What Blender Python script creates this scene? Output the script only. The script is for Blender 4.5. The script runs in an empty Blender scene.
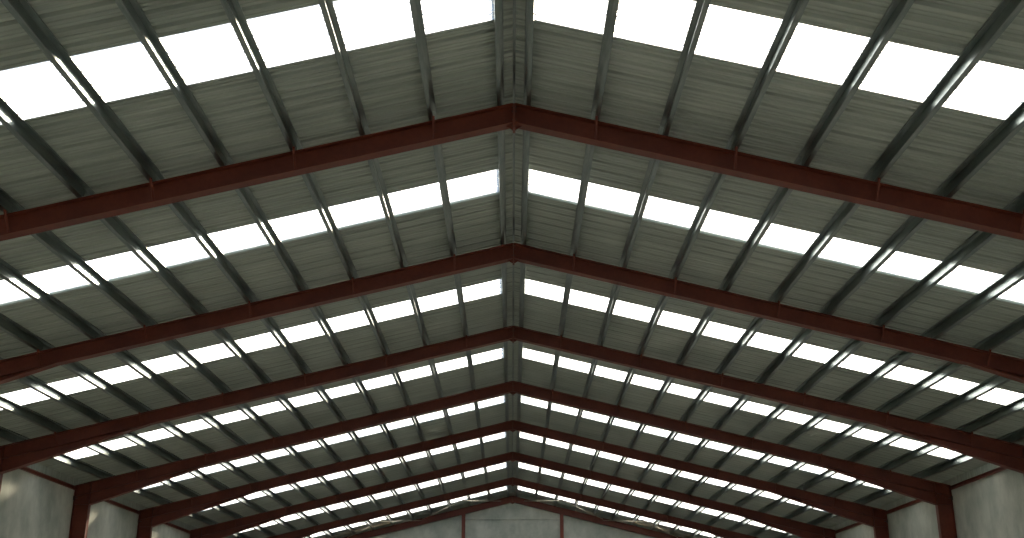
import bpy, math, random
from mathutils import Vector, Matrix
random.seed(7)
C = bpy.context.scene.collection
S = 6.1                                   # metres per survey unit
CAM_H = 1.6                               # eye height above the floor
SLOPE = 0.2448                            # fall of the roof per metre run
ANG = math.atan(SLOPE)
FRAMES = [2.495, 3.486, 4.467, 5.450, 6.429, 7.487, 8.617]
FY = [z * S for z in FRAMES]
GY = 9.66 * S                             # frame standing against the end wall
BACK_Y = -2.0 * S
END_Y = GY + 0.14
ZT = 1.300 * S + CAM_H                    # top of the rafters at the ridge
ZB = 1.2466 * S + CAM_H                   # underside of the rafters at the ridge
PUR_H = 0.20
ZR = ZT + PUR_H * math.sqrt(1 + SLOPE ** 2)   # underside of the sheeting at the ridge
XI, XO = 2.043 * S, 2.117 * S             # column faces
XE = XO + 0.22                            # eave edge of the sheeting
XW = XO + 0.01                            # inner face of side walls
WALL_H = 0.762 * S + CAM_H
FLW = 0.20                                # flange width
PITCHES = [0.1718, 0.1682, 0.1652, 0.1638, 0.1628, 0.1628, 0.1628, 0.1628, 0.1628]   # purlin spacing where the lines cross each frame
NODE = [[(0.031 + p * k) * S for k in range(13)] for p in PITCHES]
PX = NODE[1]   # purlin lines from the ridge out

# ------------------------------------------------------------------ materials
def mat(name, build):
    m = bpy.data.materials.new(name); m.use_nodes = True
    nt = m.node_tree
    for n in list(nt.nodes): nt.nodes.remove(n)
    out = nt.nodes.new('ShaderNodeOutputMaterial')
    build(nt, out)
    return m

def surface(col_a, col_b, scale=(1, 1, 1), nscale=3.0, detail=6.0, rough=0.6, metal=0.0, bump=0.0, fine=None, rough_var=0.0, lo=0.35, hi=0.65):
    def b(nt, out):
        N, L = nt.nodes.new, nt.links.new
        tc = N('ShaderNodeTexCoord'); mp = N('ShaderNodeMapping'); mp.inputs['Scale'].default_value = scale
        L(tc.outputs['Object'], mp.inputs['Vector'])
        nz = N('ShaderNodeTexNoise'); nz.inputs['Scale'].default_value = nscale; nz.inputs['Detail'].default_value = detail
        nz.inputs['Roughness'].default_value = 0.62
        L(mp.outputs['Vector'], nz.inputs['Vector'])
        mr = N('ShaderNodeMapRange'); mr.inputs['From Min'].default_value = lo; mr.inputs['From Max'].default_value = hi
        L(nz.outputs['Fac'], mr.inputs['Value'])
        mx = N('ShaderNodeMix'); mx.data_type = 'RGBA'
        mx.inputs['A'].default_value = (*col_a, 1); mx.inputs['B'].default_value = (*col_b, 1)
        L(mr.outputs['Result'], mx.inputs['Factor'])
        col = mx.outputs['Result']
        if fine:
            mp2 = N('ShaderNodeMapping'); mp2.inputs['Scale'].default_value = fine[0]
            L(tc.outputs['Object'], mp2.inputs['Vector'])
            n2 = N('ShaderNodeTexNoise'); n2.inputs['Scale'].default_value = fine[1]; n2.inputs['Detail'].default_value = 4
            L(mp2.outputs['Vector'], n2.inputs['Vector'])
            r2 = N('ShaderNodeMapRange'); r2.inputs['From Min'].default_value = 0.3; r2.inputs['From Max'].default_value = 0.7
            r2.inputs['To Min'].default_value = 1 - fine[2]; r2.inputs['To Max'].default_value = 1 + fine[2]
            L(n2.outputs['Fac'], r2.inputs['Value'])
            m2 = N('ShaderNodeMix'); m2.data_type = 'RGBA'; m2.blend_type = 'MULTIPLY'; m2.inputs['Factor'].default_value = 1
            L(col, m2.inputs['A']); L(r2.outputs['Result'], m2.inputs['B']); col = m2.outputs['Result']
        p = N('ShaderNodeBsdfPrincipled')
        L(col, p.inputs['Base Color'])
        p.inputs['Metallic'].default_value = metal
        p.inputs['Roughness'].default_value = rough
        if rough_var:
            r3 = N('ShaderNodeMapRange'); r3.inputs['To Min'].default_value = rough - rough_var; r3.inputs['To Max'].default_value = rough + rough_var
            L(nz.outputs['Fac'], r3.inputs['Value']); L(r3.outputs['Result'], p.inputs['Roughness'])
        if bump:
            bp = N('ShaderNodeBump'); bp.inputs['Strength'].default_value = bump; bp.inputs['Distance'].default_value = 0.01
            L(nz.outputs['Fac'], bp.inputs['Height']); L(bp.outputs['Normal'], p.inputs['Normal'])
        L(p.outputs['BSDF'], out.inputs['Surface'])
    return b

def translucent(nt, out):
    N, L = nt.nodes.new, nt.links.new
    tc = N('ShaderNodeTexCoord')
    nz = N('ShaderNodeTexNoise'); nz.inputs['Scale'].default_value = 1.5; nz.inputs['Detail'].default_value = 5
    L(tc.outputs['Object'], nz.inputs['Vector'])
    mx = N('ShaderNodeMix'); mx.data_type = 'RGBA'
    mx.inputs['A'].default_value = (0.70, 0.70, 0.67, 1); mx.inputs['B'].default_value = (0.78, 0.78, 0.76, 1)
    L(nz.outputs['Fac'], mx.inputs['Factor'])
    tr = N('ShaderNodeBsdfTranslucent'); L(mx.outputs['Result'], tr.inputs['Color'])
    df = N('ShaderNodeBsdfDiffuse'); df.inputs['Color'].default_value = (0.6, 0.6, 0.58, 1)
    ms = N('ShaderNodeMixShader'); ms.inputs['Fac'].default_value = 0.22
    L(tr.outputs['BSDF'], ms.inputs[1]); L(df.outputs['BSDF'], ms.inputs[2])
    # a little sun still comes straight through the fibreglass
    tp = N('ShaderNodeBsdfTransparent'); m3 = N('ShaderNodeMixShader'); m3.inputs['Fac'].default_value = 0.22
    tp.inputs['Color'].default_value = (1.0, 0.93, 0.80, 1)
    L(ms.outputs['Shader'], m3.inputs[1]); L(tp.outputs['BSDF'], m3.inputs[2])
    L(m3.outputs['Shader'], out.inputs['Surface'])

M_SHEET = mat('weathered_sheeting', surface((0.325, 0.365, 0.31), (0.425, 0.465, 0.40), (0.4, 0.4, 0.4), 0.9, 6, 0.38, 0.0, 0, ((0.06, 6.0, 1), 2.0, 0.20)))
M_SKY = mat('translucent_sheet', translucent)
M_GALV = mat('galvanised_steel', surface((0.17, 0.215, 0.205), (0.30, 0.335, 0.315), (4, 0.5, 4), 2.2, 5, 0.33, 1.0, 0, None, 0.08))
M_RED = mat('red_oxide_paint', surface((0.120, 0.021, 0.009), (0.17, 0.032, 0.013), (1, 1, 1), 1.6, 6, 0.55, 0.0, 0, ((1, 1, 1), 14.0, 0.10)))
M_CONC = mat('concrete_panel', surface((0.33, 0.355, 0.30), (0.56, 0.57, 0.49), (0.6, 0.6, 0.5), 1.5, 9, 0.85, 0.0, 0.15, ((1.2, 1.2, 0.5), 3.0, 0.08)))
M_FLOOR = mat('concrete_floor', surface((0.33, 0.32, 0.29), (0.42, 0.41, 0.37), (1, 1, 1), 0.5, 8, 0.7, 0.0))
M_ROD = mat('pale_rod_steel', surface((0.50, 0.44, 0.33), (0.62, 0.56, 0.43), (1, 1, 1), 6, 3, 0.4, 0.4))
M_BOLT = mat('dark_bolt_steel', surface((0.06, 0.045, 0.04), (0.09, 0.06, 0.05), (1, 1, 1), 9, 3, 0.5, 0.3))

# ------------------------------------------------------------------ mesh builder
class MB:
    def __init__(self): self.v = []; self.f = []
    def hexa(self, p):                     # 8 corners: bottom ring of four, top ring of four
        b = len(self.v); self.v += [tuple(q) for q in p]
        self.f += [tuple(b + i for i in q) for q in ((3, 2, 1, 0), (4, 5, 6, 7), (0, 1, 5, 4), (1, 2, 6, 5), (2, 3, 7, 6), (3, 0, 4, 7))]
    def box(self, x0, x1, y0, y1, z0, z1):
        self.hexa([(x0, y0, z0), (x1, y0, z0), (x1, y1, z0), (x0, y1, z0), (x0, y0, z1), (x1, y0, z1), (x1, y1, z1), (x0, y1, z1)])
    def sheared(self, x0, x1, y0, y1, za0, zb0, za1, zb1):   # box whose bottom runs za0..za1 and top zb0..zb1 along x
        self.hexa([(x0, y0, za0), (x1, y0, za1), (x1, y1, za1), (x0, y1, za0), (x0, y0, zb0), (x1, y0, zb1), (x1, y1, zb1), (x0, y1, zb0)])
    def bar(self, a, b, w, h=None, up=(0, 0, 1)):            # rectangular bar between two points
        h = h or w; a = Vector(a); b = Vector(b); d = (b - a).normalized()
        s = d.cross(Vector(up)).normalized() * (w / 2); u = s.cross(d).normalized() * (h / 2)
        self.hexa([a - s - u, a + s - u, b + s - u, b - s - u, a - s + u, a + s + u, b + s + u, b - s + u])
    def rod(self, a, b, r, n=8, cap=True):
        a = Vector(a); b = Vector(b); d = (b - a).normalized()
        s = d.cross(Vector((0, 0, 1)) if abs(d.z) < 0.9 else Vector((1, 0, 0))).normalized(); u = s.cross(d)
        o = len(self.v)
        for q in (a, b):
            for i in range(n):
                t = 2 * math.pi * i / n
                self.v.append(tuple(q + (s * math.cos(t) + u * math.sin(t)) * r))
        for i in range(n):
            j = (i + 1) % n; self.f.append((o + i, o + j, o + n + j, o + n + i))
        if cap: self.f += [tuple(o + i for i in reversed(range(n))), tuple(o + n + i for i in range(n))]
    def extrude_y(self, poly, y0, y1):     # closed outline in x,z swept along y
        o = len(self.v); n = len(poly)
        self.v += [(x, y0, z) for x, z in poly] + [(x, y1, z) for x, z in poly]
        for i in range(n):
            j = (i + 1) % n; self.f.append((o + i, o + j, o + n + j, o + n + i))
        self.f += [tuple(o + i for i in reversed(range(n))), tuple(o + n + i for i in range(n))]
    def data(self, name, m):
        me = bpy.data.meshes.new(name); me.from_pydata(self.v, [], self.f); me.materials.append(m)
        import bmesh
        bm = bmesh.new(); bm.from_mesh(me); bmesh.ops.recalc_face_normals(bm, faces=bm.faces); bm.to_mesh(me); bm.free()
        me.update(); return me
    def build(self, name, m, parent=None, loc=(0, 0, 0)):
        return link(name, self.data(name, m), parent, loc)

def link(name, data, parent=None, loc=(0, 0, 0)):
    o = bpy.data.objects.new(name, data); C.objects.link(o); o.location = loc
    if parent: o.parent = parent
    return o
def tag(o, label, cat, group=None):
    o['label'] = label; o['category'] = cat
    if group: o['group'] = group
    return o
def struct(o): o['kind'] = 'structure'; return o
def mirrored(me, name):
    m2 = me.copy(); m2.name = name
    for v in m2.vertices: v.co.x = -v.co.x
    m2.flip_normals(); return m2

ORD = ['first', 'second', 'third', 'fourth', 'fifth', 'sixth', 'seventh', 'eighth', 'ninth', 'tenth', 'eleventh', 'twelfth', 'thirteenth']
zroof = lambda x: ZR - SLOPE * abs(x)
ztop = lambda x: ZT - SLOPE * abs(x)
zbot = lambda x: ZB - SLOPE * abs(x)

# ------------------------------------------------------------------ roof sheeting
PITCH, RIB = 0.333, 0.045
def profile(y0, y1):
    """trapezoid ribs standing up from the pans; returns (y, rise) pairs"""
    pts = []
    n0 = math.floor(y0 / PITCH) - 1; n1 = math.ceil(y1 / PITCH) + 1
    for n in range(n0, n1):
        b = n * PITCH
        pts += [(b + 0.00, 0), (b + 0.070, 0), (b + 0.078, 0.011), (b + 0.102, 0.011), (b + 0.110, 0), (b + 0.150, 0), (b + 0.158, 0.011), (b + 0.182, 0.011), (b + 0.190, 0), (b + 0.245, 0), (b + 0.270, RIB), (b + 0.305, RIB), (b + 0.330, 0)]
    def rise(y):
        for (a, ra), (b, rb) in zip(pts, pts[1:]):
            if a <= y <= b: return ra + (rb - ra) * (y - a) / max(1e-9, b - a)
        return 0
    inner = [p for p in pts if y0 < p[0] < y1]
    return [(y0, rise(y0))] + inner + [(y1, rise(y1))]
def sheet(mb, sg, x0, x1, y0, y1, lift=0.0):
    prof = profile(y0, y1); o = len(mb.v)
    for y, r in prof:
        mb.v.append((sg * x0, y, zroof(x0) + r + lift)); mb.v.append((sg * x1, y, zroof(x1) + r + lift))
    for i in range(len(prof) - 1):
        a = o + 2 * i; mb.f.append((a, a + 1, a + 3, a + 2))

starts = [FY[0] - 0.98 * S] + FY
ends = FY + [GY]
SKY = [(1.938 * S, 2.137 * S)] + [(FY[i] + 0.435 * (FY[i + 1] - FY[i]), FY[i] + 0.622 * (FY[i + 1] - FY[i])) for i in range(5)]
SKY += [(8.075 * S - 0.15, 8.295 * S - 0.1), (9.20 * S, 9.43 * S)]
REAR = [(0.965 * S - k * 0.98 * S, 1.153 * S - k * 0.98 * S) for k in range(3)]
X0S = PX[0] + 0.02                          # skylights begin at the ridge purlin
XES = 2.036 * S
for sg, side in ((-1, 'left'), (1, 'right')):
    mb = MB()
    strips = sorted(REAR + SKY)
    sheet(mb, sg, 0.022, X0S, BACK_Y, END_Y + 0.3)
    sheet(mb, sg, XES, XE, BACK_Y, END_Y + 0.3)
    y = BACK_Y
    for a, b in strips:
        sheet(mb, sg, X0S, XES, y, a + 0.02); y = b - 0.02
    sheet(mb, sg, X0S, XES, y, END_Y + 0.3)
    struct(mb.build('ceiling_' + side, M_SHEET))
    rear = MB()
    for a, b in REAR: sheet(rear, sg, X0S - 0.08, XES + 0.08, a, b, 0.004)
    struct(rear.build('added_skylight_1' if sg < 0 else 'added_skylight_2', M_SKY))  # unseen skylights behind the camera, added to raise the light level
    for i, (a, b) in enumerate(SKY):
        mb = MB(); sheet(mb, sg, X0S - 0.08, XES + 0.08, a, b, 0.004)
        yc = (a + b) / 2
        for k, v in enumerate(mb.v): mb.v[k] = (v[0], v[1] - yc, v[2])
        o = mb.build('roof_skylight', M_SKY, None, (0, yc, 0))
        if i == 0: where = 'in front of the nearest red frame'
        elif i == 7: where = 'just before the end wall'
        else: where = 'between the %s and %s red frames' % (ORD[i - 1], ORD[i])
        tag(o, 'bright white translucent skylight strip on the %s slope, %s' % (side, where), 'skylight', 'skylight strips on the %s roof slope' % side)

# ridge capping outside and the folded closure strip under the ridge
mb = MB()
for sg in (-1, 1):
    mb.sheared(0, sg * 0.30, BACK_Y, END_Y + 0.3, ZR + 0.052, ZR + 0.055, zroof(0.30) + 0.052, zroof(0.30) + 0.055)
struct(mb.build('trim_1', M_SHEET))
mb = MB()
for sg in (-1, 1):
    mb.sheared(0, sg * 0.02, FY[0] - 1.6 * S, END_Y, ZR - 0.012, ZR - 0.006, zroof(0.02) - 0.012, zroof(0.02) - 0.006)
struct(mb.build('trim_2', M_GALV))

# ------------------------------------------------------------------ purlins (cold-formed zed sections)
def purlin_data(L):
    """one zed purlin on the right-hand slope: origin at its foot in mid-length, y along the hall"""
    t = 0.006; mb = MB()
    def pt(u, w):                           # u outward down the slope, w square to the slope
        return (u * math.cos(ANG) + w * math.sin(ANG), -u * math.sin(ANG) + w * math.cos(ANG))
    def plate(u0, u1, w0, w1):
        mb.extrude_y([pt(u0, w0), pt(u1, w0), pt(u1, w1), pt(u0, w1)], -L / 2, L / 2)
    H = PUR_H - 0.002
    plate(-t / 2, t / 2, 0, H)              # web
    plate(-t / 2, 0.068, 0, t)              # foot flange, downhill
    plate(0.068 - t, 0.068, t, 0.022)       # lip
    plate(-0.085, t / 2, H - t, H)          # head flange, uphill
    plate(-0.085, -0.085 + t, H - 0.028, H - t)
    return mb
for i in range(8):
    y0, y1 = starts[i] + 0.006, ends[i] - 0.006
    if i == 7: y1 = GY + 0.10
    right = purlin_data(y1 - y0).data('purlin', M_GALV)
    left = mirrored(right, 'purlin')
    for sg, side, me in ((-1, 'left', left), (1, 'right', right)):
        for k in range(13):
            xa, xb = NODE[i][k], NODE[i + 1][k]; x = (xa + xb) / 2
            o = link('purlin', me, None, (sg * x, (y0 + y1) / 2, ztop(x) + 0.001))
            o.rotation_mode = 'QUATERNION'
            o.rotation_quaternion = Vector((0, 1, 0)).rotation_difference(Vector((sg * (xb - xa), y1 - y0, -SLOPE * (xb - xa))))
            if i == 0: where = 'before the nearest red frame'
            elif i == 7: where = 'beyond the seventh red frame'
            else: where = 'between %s and %s red frames' % (ORD[i - 1], ORD[i])
            tag(o, 'galvanised purlin, %s from the ridge on the %s slope, %s' % (ORD[k], side, where), 'purlin', 'purlins on the %s roof slope' % side)

# ------------------------------------------------------------------ portal frames
TF, TW = 0.016, 0.012
HX0, HX1, HD = 1.47 * S, XI, 0.34            # haunch run and its depth at the column
def ibeam_rafter(x0, x1):
    mb = MB()
    mb.sheared(x0, x1, -FLW / 2, FLW / 2, ztop(x0) - TF, ztop(x0), ztop(x1) - TF, ztop(x1))
    mb.sheared(x0, x1, -FLW / 2, FLW / 2, zbot(x0), zbot(x0) + TF, zbot(x1), zbot(x1) + TF)
    mb.sheared(x0, x1, -TW / 2, TW / 2, zbot(x0) + TF, ztop(x0) - TF, zbot(x1) + TF, ztop(x1) - TF)
    return mb
def haunch():
    mb = MB(); n = 8
    zz = lambda t: zbot(HX0 + (HX1 - HX0) * t) - HD * (1 - (1 - t) ** 1.06)
    for q in range(n):
        a, b = q / n, (q + 1) / n; xa = HX0 + (HX1 - HX0) * a; xb = HX0 + (HX1 - HX0) * b
        mb.sheared(xa, xb, -FLW / 2, FLW / 2, zz(a) - 0.002, zz(a) + TF - 0.002, zz(b) - 0.002, zz(b) + TF - 0.002)
        mb.sheared(xa, xb, -TW / 2, TW / 2, zz(a) + TF - 0.002, zbot(xa) + 0.002, zz(b) + TF - 0.002, zbot(xb) + 0.002)
    return mb
def column():
    mb = MB(); zt0, zt1 = ztop(XI), ztop(XO)
    for xa, xb in ((XI, XI + TF), (XO - TF, XO)):
        mb.sheared(xa, xb, -FLW / 2, FLW / 2, 0.02, ztop(xa) - TF, 0.02, ztop(xb) - TF)
    mb.sheared(XI + TF, XO - TF, -TW / 2, TW / 2, 0.02, ztop(XI + TF) - TF, 0.02, ztop(XO - TF) - TF)
    mb.sheared(XI, XO, -FLW / 2, FLW / 2, zt0 - TF, zt0, zt1 - TF, zt1)         # cap plate
    zc = zbot(XI) - HD                                                       # stiffeners level with the haunch foot
    for s in (-1, 1):
        ya, yb = sorted((s * TW / 2, s * FLW / 2))
        mb.box(XI + TF, XO - TF, ya, yb, zc, zc + 0.014)
        mb.sheared(XI + TF, XO - TF, ya, yb, zbot(XI), zbot(XI) + 0.014, zbot(XO), zbot(XO) + 0.014)
    mb.box(XI - 0.06, XO + 0.0, -FLW / 2 - 0.06, FLW / 2 + 0.06, 0.0, 0.02)      # base plate
    return mb
def apex_plates():
    mb = MB()
    for s in (-1, 1):
        xa, xb = sorted((s * 0.001, s * 0.020))
        mb.box(xa, xb, -FLW / 2, FLW / 2, ZB - 0.09, ZT - 0.012)
        # small web gussets under the ridge
        ya = 0.008
        mb.hexa([(s * 0.02, -ya, ZB - 0.085), (s * 0.12, -ya, ZB - 0.028), (s * 0.12, ya, ZB - 0.028), (s * 0.02, ya, ZB - 0.085),
                 (s * 0.02, -ya, ZB - 0.002), (s * 0.12, -ya, zbot(0.12)), (s * 0.12, ya, zbot(0.12)), (s * 0.02, ya, ZB - 0.002)])
    return mb
def bolts():
    mb = MB()
    for s in (-1, 1):
        for yy in (-0.06, 0.06):
            for zz in (ZB - 0.05, ZB + 0.06, ZT - 0.13, ZT - 0.06):
                mb.rod((s * 0.020, yy, zz), (s * 0.036, yy, zz), 0.014, 6)
    return mb
def cleat(sg):
    mb = MB()                                # angle cleat on the rafter, web bolted to the purlin's uphill face
    mb.box(-0.05, -0.004, -0.06, -0.012, 0.0, 0.008)
    mb.box(-0.012, -0.004, -0.06, -0.012, 0.008, 0.06)
    for v in range(len(mb.v)):
        x, y, z = mb.v[v]
        mb.v[v] = (sg * (x * math.cos(ANG) + z * math.sin(ANG)), y, -x * math.sin(ANG) + z * math.cos(ANG))
    return mb
def brace(y_far):
    mb = MB()                                # flat strut from the purlin's foot down to the rafter's lower flange
    a = Vector((0.0, y_far, -0.03)); b = Vector((0.0, math.copysign(FLW / 2 - 0.012, y_far), zbot(0) - ztop(0) + 0.03))
    mb.bar(a, b, 0.04, 0.006, (1, 0, 0))
    mb.bar(a + Vector((0.017, 0, 0)), b + Vector((0.017, 0, 0)), 0.006, 0.03, (1, 0, 0))
    return mb
def bracket():
    mb = MB(); mb.box(0.0, 0.012, -0.05, 0.05, -0.06, 0.06); mb.box(-0.09, 0.0, -0.045, 0.045, -0.005, 0.005)
    mb.rod((0.012, 0, 0.03), (0.03, 0, 0.03), 0.012, 6); return mb

R_R = ibeam_rafter(0.02, XI - 0.001).data('rafter', M_RED); R_L = mirrored(R_R, 'rafter')
H_R = haunch().data('haunch', M_RED); H_L = mirrored(H_R, 'haunch')
C_R = column().data('column', M_RED); C_L = mirrored(C_R, 'column')
AP = apex_plates().data('apex_plate', M_RED); BO = bolts().data('bolt', M_BOLT)
CL = {s: cleat(s).data('purlin_cleat', M_GALV) for s in (-1, 1)}
BRN = brace(-0.30).data('fly_brace', M_RED)
BK_R = bracket().data('wall_bracket', M_BOLT); BK_L = mirrored(BK_R, 'wall_bracket')
FRAME_LABEL = ['nearest red steel portal frame, highest in the photo, crossing just below the top skylights',
               'second red steel portal frame from the camera, its ends leaving the photo at half height',
               'third red steel portal frame from the camera, its haunches just inside the photo',
               'fourth red steel portal frame from the camera, nearest with its columns in view',
               'fifth red steel portal frame, second one whose columns are seen against the side walls',
               'sixth red steel portal frame from the camera, third counting only those with visible columns',
               'seventh red steel portal frame, the last one before the braced end bay',
               'rearmost red steel frame standing against the concrete end wall']
for i, y in enumerate(FY + [GY]):
    fr = link('portal_frame', None, None, (0, y, 0))
    tag(fr, FRAME_LABEL[i], 'steel frame', 'red portal frames across the hall')
    for me in (R_L, R_R): link('rafter', me, fr)
    for me in (H_L, H_R): link('haunch', me, fr)
    for me, bk, s in ((C_L, BK_L, -1), (C_R, BK_R, 1)):
        co = link('column', me, fr)
        for zz in (0.72,):
            link('wall_bracket', bk, co, (s * (XO - 0.03), -FLW / 2 - 0.045, zz * S + CAM_H))
    ap = link('apex_plate', AP, fr); link('bolt', BO, ap)
    for s in (-1, 1):
        for k, x in enumerate(NODE[i + 1]):
            link('purlin_cleat', CL[s], fr, (s * x, 0, ztop(x)))
            if k % 2 == 1 and i < 7: link('fly_brace', BRN, fr, (s * x, 0, ztop(x)))

# ------------------------------------------------------------------ end bay bracing rods
HB = lambda x: ztop(x) - 0.05
rods = [(0.05, 0.77), (0.72, 1.40), (1.37, 2.0), (0.64, 0.10), (1.31, 0.77), (1.95, 1.43)]
names = ['inner outward-running', 'middle outward-running', 'outer outward-running', 'inner ridgeward', 'middle ridgeward', 'outer ridgeward']
for sg, side in ((-1, 'left'), (1, 'right')):
    for (a, b), nm in zip(rods, names):
        xa, xb = a * S, max(b * S, 0.12)
        pa = Vector((sg * xa, FY[6] + 0.02, HB(xa) - (0.07 if b < a else 0))); pb = Vector((sg * xb, GY - 0.02, HB(xb) - (0.07 if b < a else 0)))
        mid = (pa + pb) / 2
        mb = MB(); mb.rod(pa - mid, pb - mid, 0.014, 8)
        d = (pb - pa).normalized(); mb.rod(-d * 0.16, d * 0.16, 0.026, 8)          # turnbuckle
        o = mb.build('bracing_rod', M_ROD, None, mid)
        tag(o, 'pale thin %s bracing rod under the %s slope near the end wall' % (nm, side), 'bracing rod', 'diagonal bracing rods in the end bay')

# ------------------------------------------------------------------ gable posts, eave beams
for sg, side in ((-1, 'left'), (1, 'right')):
    x = sg * 0.418 * S; mb = MB()
    zt = zbot(x) - 0.002
    zl, zr = zt + sg * 0.09 * SLOPE, zt - sg * 0.09 * SLOPE
    mb.sheared(-0.09, 0.09, -0.10, -0.088, 0.02, zl, 0.02, zr); mb.sheared(-0.09, 0.09, 0.048, 0.06, 0.02, zl, 0.02, zr)
    mb.box(-0.006, 0.006, -0.088, 0.048, 0.02, zt - 0.003)
    mb.box(-0.13, 0.13, -0.13, 0.075, 0, 0.02)
    tag(mb.build('gable_post', M_RED, None, (x, GY, 0)), 'slim red steel post against the end wall, %s of the ridge line' % side, 'post', 'posts on the end wall')
    for i in range(1, 7):
        ya, yb = FY[i] + TW / 2 + 0.01, (FY[i + 1] if i < 6 else GY) - TW / 2 - 0.01
        ya, yb = FY[i] + FLW / 2 + 0.01, (FY[i + 1] if i < 6 else GY) - FLW / 2 - 0.01
        L = yb - ya; mb = MB(); xw = sg * XW
        # channel laid along the wall head, open side to the hall
        def bx(u0, u1, z0, z1): mb.box(*sorted((sg * -u0, sg * -u1)), -L / 2, L / 2, z0, z1)
        bx(0.002, 0.010, 0, 0.10); bx(0.010, 0.07, 0, 0.008); bx(0.010, 0.07, 0.092, 0.10)
        o = mb.build('eave_beam', M_RED, None, (xw, (ya + yb) / 2, WALL_H - 0.02))
        nxt = ORD[i + 1] if i < 6 else None
        tag(o, 'red eave beam along the %s wall top between the %s red frame and the %s' % (side, ORD[i], nxt or 'end wall'), 'eave beam', 'eave beams on the %s wall' % side)

# ------------------------------------------------------------------ shell
mb = MB(); mb.box(-XW - 0.5, XW + 0.5, BACK_Y - 0.4, END_Y + 0.5, -0.2, 0.0); struct(mb.build('floor', M_FLOOR))
mb = MB(); mb.box(-XW - 0.16, -XW, BACK_Y, END_Y, 0, WALL_H); struct(mb.build('wall_left', M_CONC))
mb = MB(); mb.box(XW, XW + 0.16, BACK_Y, END_Y, 0, WALL_H); struct(mb.build('wall_right', M_CONC))
for n, sg in ((3, -1), (4, 1)):              # steel closure between wall head and sheeting
    mb = MB(); xa, xb = sorted((sg * (XW + 0.01), sg * (XW + 0.03)))
    mb.box(xa, xb, BACK_Y, END_Y, WALL_H - 0.1 + 0.1, zroof(XW + 0.03) + 0.0)
    struct(mb.build('trim_%d' % n, M_SHEET))
JOINT = 1.097 * S + CAM_H
# lower panel course is cut where the roof comes down: five-sided
mb = MB()
xj = (ZR - JOINT) / SLOPE
def prism(poly, y0, y1): mb.extrude_y(poly, y0, y1)
prism([(-XW, 0), (XW, 0), (XW, zroof(XW)), (xj, JOINT - 0.03), (-xj, JOINT - 0.03), (-XW, zroof(XW))], END_Y - 0.06, END_Y + 0.12)
prism([(-xj, JOINT + 0.03), (xj, JOINT + 0.03), (0, ZR + 0.02)], END_Y - 0.06, END_Y + 0.12)
prism([(-xj - 0.1, JOINT - 0.05), (xj + 0.1, JOINT - 0.05), (xj + 0.1, JOINT + 0.05), (-xj - 0.1, JOINT + 0.05)], END_Y + 0.0, END_Y + 0.10)
struct(mb.build('wall_back', M_CONC))
mb = MB()
prism([(-XW, 0), (-5.5, 0), (-5.5, 5.5), (5.5, 5.5), (5.5, 0), (XW, 0), (XW, zroof(XW)), (0, ZR), (-XW, zroof(XW))], BACK_Y - 0.2, BACK_Y)   # unseen doorway, added to let daylight in from behind the camera
struct(mb.build('wall_front', M_CONC))

# ------------------------------------------------------------------ camera
F_PX, TH = 1113.9, 0.33467
cam = bpy.data.cameras.new('camera'); cam.sensor_fit = 'HORIZONTAL'; cam.sensor_width = 36.0
cam.lens = F_PX / 1024 * 36.0; cam.clip_end = 500
co = bpy.data.objects.new('camera', cam); C.objects.link(co)
co.location = (-0.005 * S, 0, CAM_H); co.rotation_euler = (math.pi / 2 + TH, 0, 0)
bpy.context.scene.camera = co

# ------------------------------------------------------------------ daylight
u, v = (830 - 512) / F_PX, (269 - 30) / F_PX
d = Vector((u, math.cos(TH) - v * math.sin(TH), math.sin(TH) + v * math.cos(TH))).normalized()   # towards the sun
sun = bpy.data.lights.new('sun', 'SUN'); sun.energy = 16.0; sun.angle = math.radians(5.0); sun.color = (1.0, 0.93, 0.82)
so = bpy.data.objects.new('sun', sun); C.objects.link(so); so.location = (20, 60, 40)
so.rotation_euler = (-d).to_track_quat('-Z', 'Y').to_euler()
w = bpy.data.worlds.new('sky'); bpy.context.scene.world = w; w.use_nodes = True
nt = w.node_tree
for n in list(nt.nodes): nt.nodes.remove(n)
st = nt.nodes.new('ShaderNodeTexSky'); st.sky_type = 'NISHITA'; st.sun_disc = False
st.sun_elevation = math.asin(d.z); st.sun_rotation = math.atan2(d.x, d.y)
bg = nt.nodes.new('ShaderNodeBackground'); bg.inputs['Strength'].default_value = 0.30
wo = nt.nodes.new('ShaderNodeOutputWorld')
nt.links.new(st.outputs['Color'], bg.inputs['Color']); nt.links.new(bg.outputs['Background'], wo.inputs['Surface'])

sc = bpy.context.scene
sc.view_settings.view_transform = 'Standard'; sc.view_settings.look = 'None'
sc.view_settings.gamma = 1.0; sc.view_settings.use_curve_mapping = False
sc.view_settings.exposure = 1.22
sc.cycles.max_bounces = 12; sc.cycles.diffuse_bounces = 6; sc.cycles.transmission_bounces = 8
sc.cycles.use_denoising = True
sc.cycles.sample_clamp_indirect = 6.0
